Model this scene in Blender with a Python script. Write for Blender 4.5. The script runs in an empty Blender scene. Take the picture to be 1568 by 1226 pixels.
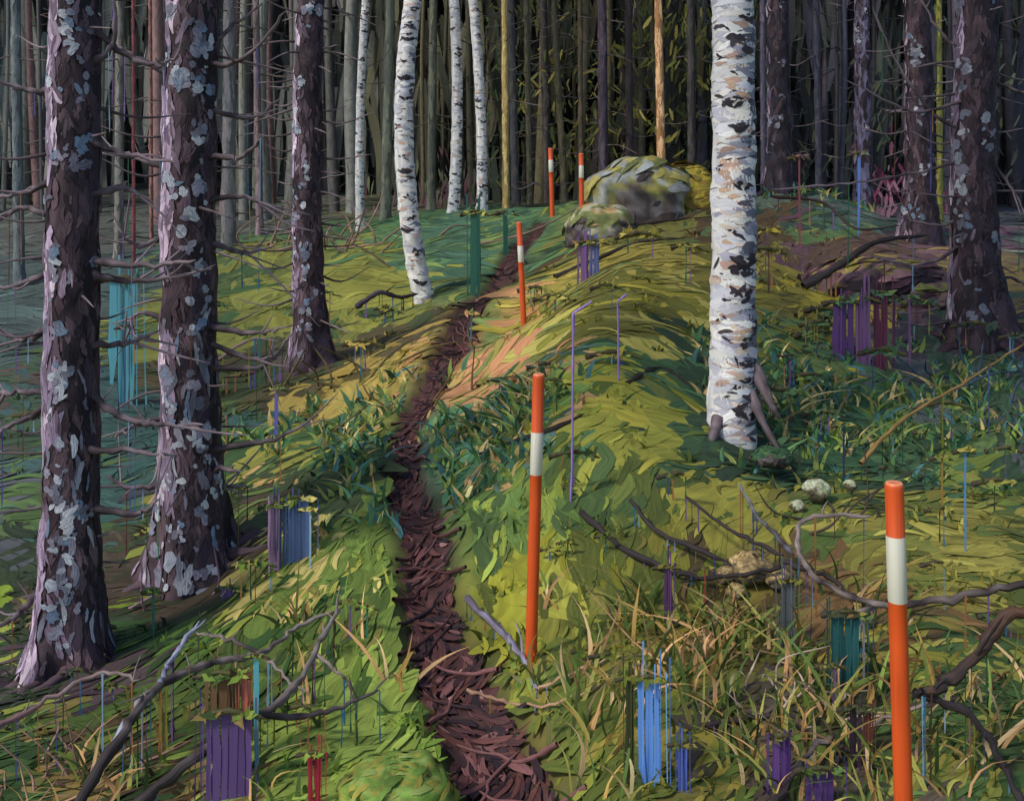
import bpy, math
import numpy as np
from mathutils import Vector
rng = np.random.default_rng(7)
F = 1394.0; ZC = 1.85; K = 1.12
PI = math.pi

def lin(c, k=None):
    c = np.asarray(c, float) / 255.0
    return np.where(c <= 0.04045, c / 12.92, ((c + 0.055) / 1.055) ** 2.4) * (K if k is None else k)

def P(u, v, y):   # image pixel coordinates and a chosen depth -> world metres
    return np.array([(u - 784) * y / F, y, ZC - (v - 330) * y / F])

# ------------------------------------------------------------------ geometry store
class Geo:
    def __init__(s):
        s.V = []; s.Q = []; s.C = []; s.U = []; s.n = 0
    def add(s, V, Q, C, U):
        V = np.asarray(V, float).reshape(-1, 3)
        C = np.asarray(C, float)
        if C.ndim == 1: C = np.tile(C, (len(V), 1))
        s.V.append(V); s.Q.append(np.asarray(Q, int).reshape(-1, 4) + s.n)
        s.C.append(C.reshape(-1, 3)); s.U.append(np.asarray(U, float).reshape(-1, 3)); s.n += len(V)
    def obj(s, name, mat, parent=None, smooth=True):
        V = np.concatenate(s.V); Q = np.concatenate(s.Q); C = np.concatenate(s.C); U = np.concatenate(s.U)
        me = bpy.data.meshes.new(name)
        me.vertices.add(len(V)); me.vertices.foreach_set('co', V.astype(np.float32).ravel())
        me.loops.add(Q.size); me.loops.foreach_set('vertex_index', Q.astype(np.int32).ravel())
        me.polygons.add(len(Q)); me.polygons.foreach_set('loop_start', np.arange(0, Q.size, 4, dtype=np.int32))
        me.polygons.foreach_set('use_smooth', np.full(len(Q), smooth))
        a = me.attributes.new('Col', 'FLOAT_COLOR', 'POINT')
        a.data.foreach_set('color', np.c_[np.clip(C, 0, .85), np.ones(len(C))].astype(np.float32).ravel())
        b = me.attributes.new('puv', 'FLOAT_VECTOR', 'POINT'); b.data.foreach_set('vector', U.astype(np.float32).ravel())
        me.update(calc_edges=True); me.materials.append(mat)
        o = bpy.data.objects.new(name, me); bpy.context.scene.collection.objects.link(o)
        if parent: o.parent = parent
        return o

def grid_quads(n, m, closed=False):
    i = np.arange(n - 1)[:, None]; j = np.arange(m if closed else m - 1)[None, :]
    j2 = (j + 1) % m
    return np.stack([i * m + j + 0 * j, i * m + j2, (i + 1) * m + j2, (i + 1) * m + j], -1).reshape(-1, 4)

def nrm(a): return a / np.maximum(np.linalg.norm(a, axis=-1, keepdims=True), 1e-9)

PR_BRUSH = np.array([.25, .8, 1, 1, .9, .65, .15])
PR_BLOT = np.array([.45, .8, 1, .85, 1, .7, .4])
PR_BLADE = np.array([.7, 1, .9, .75, .5, .25, .04])
PR_DRIP = np.array([.9, .9, .95, .9, 1, .8, .35])
PR_THIN = np.array([1, .7, .55, .5, .6, 1.1, .5])
PR_LEAF = np.array([.1, .7, 1, .9, .6, .3, .03])

def strokes(g, C, T, N, L, W, col, prof=PR_BRUSH, t0=.5, D=None, vary=.1, conform=None):
    C = np.asarray(C, float); n = len(C)
    T = nrm(T); B = nrm(np.cross(N, T)); S = len(prof)
    t = np.linspace(0, 1, S) - t0
    P0 = C[:, None] + T[:, None] * (L[:, None] * t)[..., None]
    if D is not None: P0 = P0 + D[:, None] * ((t ** 2)[None, :, None])
    wob = 1 + rng.normal(0, .14, (n, S, 2))
    w = (W[:, None, None] * prof[None, :, None] * wob / 2)
    V = np.stack([P0 - B[:, None] * w[..., :1], P0 + B[:, None] * w[..., 1:]], 2)
    if conform is not None:
        V[..., 2] = ground(V[..., 0], V[..., 1], False) + conform[:, None, None] * np.array([.4, .8, 1, 1, 1, .8, .4])[None, :, None]
    base = (np.arange(n) * S * 2)[:, None]
    k = np.arange(S - 1)[None] * 2
    Q = np.stack([base + k, base + k + 1, base + k + 3, base + k + 2], -1)
    r = rng.uniform(0, 50, (n, 2))
    U = np.zeros((n, S, 2, 3))
    U[..., 0] = (np.linspace(0, 1, S) * 1.6)[None, :, None] + r[:, 0][:, None, None]
    U[..., 1] = np.array([-1, 1])[None, None] * 3.0 + r[:, 1][:, None, None]
    col = np.asarray(col) * (1 + rng.normal(0, vary, (n, 1)))
    g.add(V, Q, np.repeat(col, S * 2, axis=0), U)

def cat(pts, k=8):
    p = np.asarray(pts, float)
    if len(p) == 2: return p[0] + (p[1] - p[0]) * np.linspace(0, 1, k + 1)[:, None]
    q = np.vstack([2 * p[0] - p[1], p, 2 * p[-1] - p[-2]]); out = []
    for i in range(1, len(q) - 2):
        for t in np.arange(k) / k:
            a, b, c, d = q[i - 1], q[i], q[i + 1], q[i + 2]
            out.append(.5 * ((2 * b) + (-a + c) * t + (2 * a - 5 * b + 4 * c - d) * t * t + (-a + 3 * b - 3 * c + d) * t ** 3))
    out.append(p[-1]); return np.array(out)

def tube(g, pts, r0, r1, col, ns=8, rough=.12, col2=None):
    p = np.asarray(pts, float); k = len(p)
    T = nrm(np.gradient(p, axis=0)); ref = np.array([.13, .31, .94]) if abs(T[0][2]) < .8 else np.array([.97, .21, .1])
    A = nrm(np.cross(T, ref)); B = np.cross(T, A)
    r = np.linspace(r0, r1, k) * (1 + rng.normal(0, rough, k)); r[-1] *= .3
    th = np.arange(ns) * 2 * PI / ns
    V = p[:, None] + (A[:, None] * np.cos(th)[None, :, None] + B[:, None] * np.sin(th)[None, :, None]) * r[:, None, None]
    V = V + rng.normal(0, 1, V.shape) * (r[:, None, None] * .05)
    s = np.r_[0, np.cumsum(np.linalg.norm(np.diff(p, axis=0), axis=1))]
    U = np.zeros((k, ns, 3)); U[..., 0] = s[:, None] * 6 + rng.uniform(0, 40); U[..., 1] = np.sin(th)[None] * 2; U[..., 2] = np.cos(th)[None] * 2
    c = np.tile(np.asarray(col, float), (k, ns, 1))
    if col2 is not None:
        m = np.clip(np.linspace(-.2, 1.1, k) + rng.normal(0, .25, k), 0, 1)[:, None, None]
        c = c * (1 - m) + np.asarray(col2) * m
    c = c * (1 + rng.normal(0, .12, (k, ns, 1)))
    g.add(V, grid_quads(k, ns, True), c.reshape(-1, 3), U)

# ------------------------------------------------------------------ material
def paint(name, rough=.6, scale=1.0, lo=.68, hi=1.3, bump=.3, obj_scale=0, spec=.3):
    m = bpy.data.materials.new(name); m.use_nodes = True; nt = m.node_tree; N = nt.nodes; L = nt.links
    b = N['Principled BSDF']; b.inputs['Roughness'].default_value = rough; b.inputs['Specular IOR Level'].default_value = spec
    a = N.new('ShaderNodeAttribute'); a.attribute_name = 'Col'
    u = N.new('ShaderNodeAttribute'); u.attribute_name = 'puv'
    n = N.new('ShaderNodeTexNoise'); n.inputs['Scale'].default_value = scale; n.inputs['Detail'].default_value = 4
    L.new(u.outputs['Vector'], n.inputs['Vector'])
    mr = N.new('ShaderNodeMapRange'); mr.inputs[1].default_value = .3; mr.inputs[2].default_value = .7
    mr.inputs[3].default_value = lo; mr.inputs[4].default_value = hi; L.new(n.outputs['Fac'], mr.inputs[0])
    vm = N.new('ShaderNodeVectorMath'); vm.operation = 'SCALE'
    L.new(a.outputs['Color'], vm.inputs[0]); L.new(mr.outputs[0], vm.inputs['Scale'])
    out = vm.outputs[0]
    if obj_scale:
        tc = N.new('ShaderNodeTexCoord'); n2 = N.new('ShaderNodeTexNoise'); n2.inputs['Scale'].default_value = obj_scale
        n2.inputs['Detail'].default_value = 5; L.new(tc.outputs['Object'], n2.inputs['Vector'])
        m2 = N.new('ShaderNodeMapRange'); m2.inputs[1].default_value = .3; m2.inputs[2].default_value = .7
        m2.inputs[3].default_value = .7; m2.inputs[4].default_value = 1.3; L.new(n2.outputs['Fac'], m2.inputs[0])
        v2 = N.new('ShaderNodeVectorMath'); v2.operation = 'SCALE'; L.new(out, v2.inputs[0]); L.new(m2.outputs[0], v2.inputs['Scale']); out = v2.outputs[0]
    L.new(out, b.inputs['Base Color'])
    bp = N.new('ShaderNodeBump'); bp.inputs['Strength'].default_value = bump; bp.inputs['Distance'].default_value = .01
    L.new(n.outputs['Fac'], bp.inputs['Height']); L.new(bp.outputs[0], b.inputs['Normal'])
    return m
M_ground = paint('moss_ground_paint', .8, 1.2, obj_scale=6, bump=.4)
M_leaf = paint('foliage_paint', .7, 1.0, .7, 1.28, spec=.2)
M_bark = paint('bark_paint', .7, 1.2, .65, 1.35, .5)
M_birch = paint('birch_bark_paint', .6, 1.2, .88, 1.1, .3)
M_path = paint('path_soil_paint', .6, 1.0, .6, 1.4, .5)
M_post = paint('post_enamel', .42, .8, .92, 1.05, .08, spec=.5)
M_stone = paint('stone_paint', .75, 1.0, .75, 1.2, .4, obj_scale=9)
M_drip = paint('drip_paint', .45, .5, .9, 1.08, .1)

# ------------------------------------------------------------------ terrain
PATH = [(815,1290,2.8,180),(795,1226,3.0,158),(748,1130,3.35,130),(700,1040,3.7,114),(668,960,4.1,94),(655,880,4.6,80),(648,800,5.2,70),(622,740,5.8,56),(617,690,6.3,50),
        (632,640,6.9,48),(660,590,7.6,52),(692,530,8.8,52),(710,490,10,44),(735,455,11.2,50),(765,430,12.2,44),(790,385,14,32),(830,338,16,18)]
GROUND_PX = [p[:3] for p in PATH] + [  # ground control points: image pixels, each with a chosen depth
 (100,1010,4.4),(290,880,5.3),(475,560,9.5),(645,465,12),(555,350,17),(697,322,18),(737,322,18),
 (815,1010,3.8),(1385,1381,2.6),(803,517,9.2),(846,330,16.2),(960,335,14.5),
 (900,800,4.9),(900,650,5.8),(900,530,6.9),(1000,510,7.0),(1060,420,8.6),(880,440,9.0),(1000,370,10.6),(1080,320,13.5),(1110,668,6.2),
 (1300,640,6.8),(1450,560,8),(1300,440,9.8),(1250,300,14),(1320,335,15),(1410,365,12),(1500,520,8.5),
 (1500,1100,3.3),(1250,800,4.8),(1250,1000,3.8),(1000,1226,3.0),(100,1226,3.1),(400,1150,3.3),(450,900,4.6),(450,700,6.2),
 (180,700,7),(50,700,7),(50,500,11),(180,450,13),(380,400,14),(300,350,20),(560,430,13),(560,600,8)]
A = [P(*s) for s in GROUND_PX]
for x in (-20, -10, 0, 10, 20):
    A += [(x, 24, 2.2), (x * 1.3, 34, 4.5), (x * 2, 55, 16), (x * 4, 90, 26)]
for x in (-12, -5, 0, 5, 12): A += [(x, 0, -.15 + .02 * x), (x, -12, -.4)]
A += [(-9, 5, -.3), (9, 5, .5), (-14, 12, .5), (14, 12, 1.6), (-40, 10, 0), (40, 10, 2), (-60, 40, 6), (60, 40, 8)]
A = np.array(A)
def phi(r2): return r2 * np.log(r2 + 1e-9) * .5
d2 = ((A[:, None, :2] - A[None, :, :2]) ** 2).sum(-1)
n = len(A); Mx = np.zeros((n + 3, n + 3)); Mx[:n, :n] = phi(d2) + np.eye(n) * .02
Mx[:n, n] = 1; Mx[:n, n + 1:] = A[:, :2]; Mx[n:, :n] = Mx[:n, n:].T
WT = np.linalg.solve(Mx, np.r_[A[:, 2], 0, 0, 0])
_w = [(2 * PI / rng.uniform(.5, 2.6), rng.uniform(0, 2 * PI), rng.uniform(0, 6.28)) for _ in range(14)]
pp = np.array([P(a, b, c) for a, b, c, w in PATH]); pw = np.array([w * c / F / 2 for a, b, c, w in PATH])
PC = cat(pp[:, :2], 6); PW = np.interp(np.linspace(0, 1, len(PC)), np.linspace(0, 1, len(pw)), pw)
CARVE = .09
def pathdist(x, y):
    x = np.asarray(x, float); y = np.asarray(y, float)
    best = np.full(x.shape, 9.); hw = np.full(x.shape, .1)
    for i in range(len(PC) - 1):
        a = PC[i]; b = PC[i + 1]; ab = b - a
        t = np.clip(((x - a[0]) * ab[0] + (y - a[1]) * ab[1]) / (ab @ ab), 0, 1)
        d = np.hypot(x - a[0] - t * ab[0], y - a[1] - t * ab[1])
        m = d < best; best = np.where(m, d, best); hw = np.where(m, PW[i], hw)
    return best, hw
def ground(x, y, carve=True):
    x = np.asarray(x, float); y = np.asarray(y, float); sh = x.shape; x = x.ravel(); y = y.ravel()
    xc = np.clip(x, -60, 60); yc = np.clip(y, -12, 85)
    z = np.zeros(len(x))
    for i in range(n): z += WT[i] * phi((xc - A[i, 0]) ** 2 + (yc - A[i, 1]) ** 2)
    z += WT[n] + WT[n + 1] * xc + WT[n + 2] * yc
    for k, a, ph in _w: z += .040 / k ** .8 * np.sin(k * (x * math.cos(a) + y * math.sin(a)) + ph)
    if carve:
        d, hw = pathdist(x, y)
        z -= CARVE * np.exp(-(d / (hw * 1.12)) ** 4)
    return z.reshape(sh)

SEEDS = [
 (100,1150,3.3,[(48,68,34),(82,90,42),(75,62,42),(125,106,60),(56,78,42)]),  # darkened greens paint the shadow of the lower left
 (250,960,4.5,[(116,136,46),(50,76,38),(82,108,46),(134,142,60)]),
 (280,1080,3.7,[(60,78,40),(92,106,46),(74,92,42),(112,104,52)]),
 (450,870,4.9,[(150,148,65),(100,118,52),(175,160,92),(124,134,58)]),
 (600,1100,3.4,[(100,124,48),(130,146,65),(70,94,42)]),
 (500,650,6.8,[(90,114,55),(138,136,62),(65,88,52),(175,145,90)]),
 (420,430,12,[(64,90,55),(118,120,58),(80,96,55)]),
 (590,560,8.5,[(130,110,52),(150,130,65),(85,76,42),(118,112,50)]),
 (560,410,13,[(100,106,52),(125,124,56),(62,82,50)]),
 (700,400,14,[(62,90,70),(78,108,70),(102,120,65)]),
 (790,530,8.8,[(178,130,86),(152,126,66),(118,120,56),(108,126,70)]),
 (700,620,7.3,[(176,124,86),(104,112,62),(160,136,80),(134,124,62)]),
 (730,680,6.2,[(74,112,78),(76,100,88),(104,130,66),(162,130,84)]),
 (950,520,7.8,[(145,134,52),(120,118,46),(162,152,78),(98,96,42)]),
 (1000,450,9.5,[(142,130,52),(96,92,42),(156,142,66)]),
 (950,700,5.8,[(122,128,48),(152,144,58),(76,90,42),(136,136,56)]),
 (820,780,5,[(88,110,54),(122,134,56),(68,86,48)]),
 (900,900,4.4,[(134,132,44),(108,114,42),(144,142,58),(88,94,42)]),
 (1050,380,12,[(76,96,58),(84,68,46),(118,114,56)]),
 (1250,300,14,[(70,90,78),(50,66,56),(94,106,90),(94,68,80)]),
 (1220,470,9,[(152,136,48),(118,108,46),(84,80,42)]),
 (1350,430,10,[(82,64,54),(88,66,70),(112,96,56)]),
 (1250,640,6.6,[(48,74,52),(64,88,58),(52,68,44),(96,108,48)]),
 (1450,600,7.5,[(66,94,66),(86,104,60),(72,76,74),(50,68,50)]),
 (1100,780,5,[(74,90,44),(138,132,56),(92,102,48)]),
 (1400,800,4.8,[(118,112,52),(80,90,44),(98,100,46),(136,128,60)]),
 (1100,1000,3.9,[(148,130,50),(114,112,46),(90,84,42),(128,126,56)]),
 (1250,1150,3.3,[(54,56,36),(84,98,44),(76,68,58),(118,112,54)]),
 (1500,1150,3.2,[(72,94,50),(116,118,54),(58,76,42)]),  # darkened greens paint the shadow of the right foreground
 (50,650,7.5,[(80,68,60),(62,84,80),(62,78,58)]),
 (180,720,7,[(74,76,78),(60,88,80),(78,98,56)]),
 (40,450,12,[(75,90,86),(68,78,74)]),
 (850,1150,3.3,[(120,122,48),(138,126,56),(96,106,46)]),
 (100,1040,4.25,[(62,50,56),(78,64,66),(54,64,44)]),(290,905,5.1,[(58,66,40),(72,62,48),(44,52,36)]),(480,580,9.2,[(76,68,46),(60,68,42)]),  # dark seeds at the trunk bases, shade painted into the ground colour
 (1500,540,8.2,[(58,52,60),(52,66,54)]),(1130,690,6.0,[(50,68,50),(62,88,58)]),(550,740,6.0,[(62,72,46),(92,110,56)]),(1180,900,4.3,[(104,80,50),(84,72,46),(118,108,52)]),  # trunk-base seeds continue, darkened as painted shade
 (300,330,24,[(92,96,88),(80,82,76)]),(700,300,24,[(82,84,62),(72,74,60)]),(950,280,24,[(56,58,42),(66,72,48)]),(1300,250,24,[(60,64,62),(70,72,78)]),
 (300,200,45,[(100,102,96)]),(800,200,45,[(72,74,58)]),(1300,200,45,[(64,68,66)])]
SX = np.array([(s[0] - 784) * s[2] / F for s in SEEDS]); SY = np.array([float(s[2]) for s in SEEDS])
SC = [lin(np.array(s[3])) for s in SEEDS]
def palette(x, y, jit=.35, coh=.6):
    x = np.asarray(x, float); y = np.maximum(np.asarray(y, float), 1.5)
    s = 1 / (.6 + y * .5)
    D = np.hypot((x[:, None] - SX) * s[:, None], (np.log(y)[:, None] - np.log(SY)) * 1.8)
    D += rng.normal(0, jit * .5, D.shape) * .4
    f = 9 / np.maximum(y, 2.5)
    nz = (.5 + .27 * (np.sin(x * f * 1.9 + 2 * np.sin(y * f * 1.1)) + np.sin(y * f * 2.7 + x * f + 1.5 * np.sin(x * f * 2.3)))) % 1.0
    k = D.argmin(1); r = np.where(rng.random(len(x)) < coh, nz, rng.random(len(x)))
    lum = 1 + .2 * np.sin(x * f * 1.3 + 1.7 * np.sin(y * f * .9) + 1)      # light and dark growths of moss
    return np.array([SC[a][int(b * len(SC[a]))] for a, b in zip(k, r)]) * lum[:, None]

xs = np.r_[-np.geomspace(160, 3.3, 90), np.arange(-3.25, 3.26, .035), np.geomspace(3.3, 160, 90)]
ys = np.r_[np.linspace(-40, 2, 30), np.geomspace(2.1, 130, 380)]
X, Y = np.meshgrid(xs, ys); Z = ground(X, Y)
G = Geo()
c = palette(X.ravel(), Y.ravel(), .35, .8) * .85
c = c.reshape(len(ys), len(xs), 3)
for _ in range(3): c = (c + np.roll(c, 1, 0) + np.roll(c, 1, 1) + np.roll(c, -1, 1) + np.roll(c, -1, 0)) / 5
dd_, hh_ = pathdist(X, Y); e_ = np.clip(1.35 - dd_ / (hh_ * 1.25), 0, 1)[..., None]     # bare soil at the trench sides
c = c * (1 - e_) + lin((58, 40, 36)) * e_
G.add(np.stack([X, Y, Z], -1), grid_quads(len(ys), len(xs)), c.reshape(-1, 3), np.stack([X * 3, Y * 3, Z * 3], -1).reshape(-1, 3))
G.obj('forest_ground', M_ground)

# ------------------------------------------------------------------ moss: broad soft strokes hugging the ground
G = Geo()
def moss(n_s, ls, wr0, wr1, lift0, lift1, coh, gain=1.0, vary=.09):
    y = np.exp(rng.uniform(np.log(2.3), np.log(24), n_s)); x = rng.uniform(-.85, .85, n_s) * y
    d, hw = pathdist(x, y); L = ls * y ** .8 * rng.uniform(.4, 1.7, n_s)
    k = d > hw * 1.0 + L * .28; x, y, L = x[k], y[k], L[k]; m = len(x)
    ang = .55 + .7 * np.sin(x * 1.1 + y * .4) + .5 * np.sin(y * 1.7 - x * .6) + rng.normal(0, .25, m)
    T = np.stack([np.cos(ang), np.sin(ang) * 1.2, 0 * ang], -1)
    bend = np.stack([-np.sin(ang), np.cos(ang), 0 * ang], -1) * (L * rng.normal(0, .6, m))[:, None]
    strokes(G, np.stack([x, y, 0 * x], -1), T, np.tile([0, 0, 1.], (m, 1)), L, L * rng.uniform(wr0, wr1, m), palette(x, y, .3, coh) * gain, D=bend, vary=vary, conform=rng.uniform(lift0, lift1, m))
moss(4200, .12, .28, .48, .003, .007, .85)
moss(4800, .085, .10, .26, .007, .012, .6, vary=.15)
moss(3200, .05, .07, .18, .012, .016, .3, 1.15, .2)
G.obj('moss', M_leaf)

# ------------------------------------------------------------------ grass
def grass(name, nb, ymin, ymax, l0, l1, wid, cols=None, region=None, gain=1.1):
    G = Geo(); nt = nb // 7
    cy = np.exp(rng.uniform(np.log(ymin), np.log(ymax), nt)); cx = rng.uniform(-.75, .75, nt) * cy
    if region is not None:
        cx = []; cy = []
        for (u, v, yy, sx, sy, wgt) in region:
            m = int(nt * wgt); cx.append((u - 784) * yy / F + rng.normal(0, sx, m)); cy.append(yy + rng.normal(0, sy, m))
        cx = np.concatenate(cx); cy = np.concatenate(cy); nt = len(cx)
    x = np.repeat(cx, 7) + rng.normal(0, .04, nt * 7); y = np.repeat(cy, 7) + rng.normal(0, .04, nt * 7)
    d, hw = pathdist(x, y); k = (d > hw * 1.0) & (y > 2.2); x, y = x[k], y[k]; m = len(x)
    Lb = rng.uniform(l0, l1, m); T = np.stack([rng.normal(0, .3, m), rng.normal(0, .2, m), np.ones(m)], -1)
    Nn = np.stack([rng.normal(0, .4, m), -np.ones(m), rng.normal(0, .3, m)], -1)
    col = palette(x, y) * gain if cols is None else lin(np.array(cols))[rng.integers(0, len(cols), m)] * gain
    D = np.stack([rng.normal(0, .5, m) * Lb, rng.normal(-.1, .2, m) * Lb, -rng.uniform(.1, .6, m) * Lb], -1)
    strokes(G, np.stack([x, y, ground(x, y) - .01], -1), T, Nn, Lb, wid * rng.uniform(.6, 1.4, m) * (y / 4) ** .5, col, PR_BLADE, 0, D, .2)
    G.obj(name, M_leaf)
grass('grass', 3200, 2.6, 12, .05, .15, .018, gain=1.25)
grass('grass_tufts', 2500, 3, 9, .12, .27, .024, [(82,120,74),(68,104,76),(118,136,66),(185,158,105),(66,104,104),(128,138,75),(56,84,54)],
      [(740,700,6,.25,.3,.14),(790,660,6.3,.25,.15,.09),(560,700,6,.2,.4,.1),(500,640,7,.5,.5,.1),(1250,640,6.7,.4,.4,.17),(1350,620,7,.7,.4,.17),(1500,600,7.3,.3,.5,.12),(1280,260,14,1,.5,.06)], 1.25)
grass('tall_dry_grass', 900, 3, 5, .18, .38, .015, [(175,142,80),(150,146,75),(190,145,100),(104,122,56),(200,170,125),(75,96,46),(70,80,42)],
      [(130,1150,3.2,.35,.15,.07),(480,1060,3.7,.2,.3,.06),(900,1150,3.3,.2,.3,.13),(1150,1060,3.6,.3,.3,.2),(1230,1130,3.3,.3,.2,.12),(1480,1130,3.2,.2,.3,.15),(1130,1000,3.9,.4,.2,.1)], 1.08)

# ------------------------------------------------------------------ path
G = Geo(); C2 = cat(PC, 5); k = len(C2); w2 = np.interp(np.linspace(0, 1, k), np.linspace(0, 1, len(PW)), PW)
Tt = nrm(np.gradient(C2, axis=0)); Bn = np.stack([Tt[:, 1], -Tt[:, 0]], -1); ac = np.linspace(-1, 1, 13)
wn = w2[:, None] * (1 + .16 * np.sin(np.arange(k) * .31)[:, None] * np.sign(ac)[None] + .1 * np.sin(np.arange(k) * .83)[:, None])
XY = C2[:, None] + Bn[:, None] * (ac[None] * wn)[..., None]
zz = ground(XY[..., 0], XY[..., 1]) + .018 - .02 * np.abs(ac[None]) ** 6 * 2 + .008 * np.sin(np.arange(k)[:, None] * .4 + ac[None] * 4)
pc = lin(np.array([(66,42,40),(80,48,46),(52,36,36),(94,60,54),(66,48,42)]))[rng.integers(0, 5, XY.shape[:2])]
for _ in range(2): pc = (pc + np.roll(pc, 1, 0) + np.roll(pc, -1, 0) + np.roll(pc, 1, 1)) / 4
G.add(np.concatenate([XY, zz[..., None]], -1), grid_quads(k, 13), pc.reshape(-1, 3), np.concatenate([XY * 8, zz[..., None]], -1).reshape(-1, 3))
m = 1100; i = rng.integers(0, k, m); a = rng.uniform(-.85, .85, m); xy = C2[i] + Bn[i] * (a * w2[i])[:, None]
L = w2[i] * rng.uniform(.3, 1.15, m); ang = PI / 2 + .9 * np.sin(i * .11 + a) + rng.normal(0, .3, m)
T = np.concatenate([Bn[i] * np.cos(ang)[:, None] + Tt[i] * np.sin(ang)[:, None], np.zeros((m, 1))], -1)
pal = lin(np.array([(76,46,46),(98,60,56),(118,78,76),(46,32,36),(58,40,42),(150,112,108),(92,56,48),(40,30,34)]))
strokes(G, np.c_[xy, np.zeros(m)], T, np.tile([0, 0, 1.], (m, 1)), L, L * rng.uniform(.1, .24, m), pal[rng.choice(8, m, p=[.2,.16,.08,.17,.17,.03,.12,.07])],
        D=np.c_[Bn[i], np.zeros(m)] * (L * rng.normal(0, .5, m))[:, None])
vv = G.V[-1]; vv[:, 2] = ground(vv[:, 0], vv[:, 1]) + np.repeat(rng.uniform(.028, .036, m), 14)
for _ in range(34):
    j = rng.integers(5, k - 30); s = rng.choice([-1, 1]); q = []
    for t in np.linspace(0, 1, 6):
        jj = int(j + t * 22); o = s * (1.3 - 1.9 * t) + rng.normal(0, .12); xx = C2[jj] + Bn[jj] * o * w2[jj]
        q.append((xx[0], xx[1], float(ground(xx[0], xx[1])) + .035))
    tube(G, cat(q, 4), .011, .005, pal[rng.choice([0, 3, 2])], 6)
G.obj('dirt_path', M_path)

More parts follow.
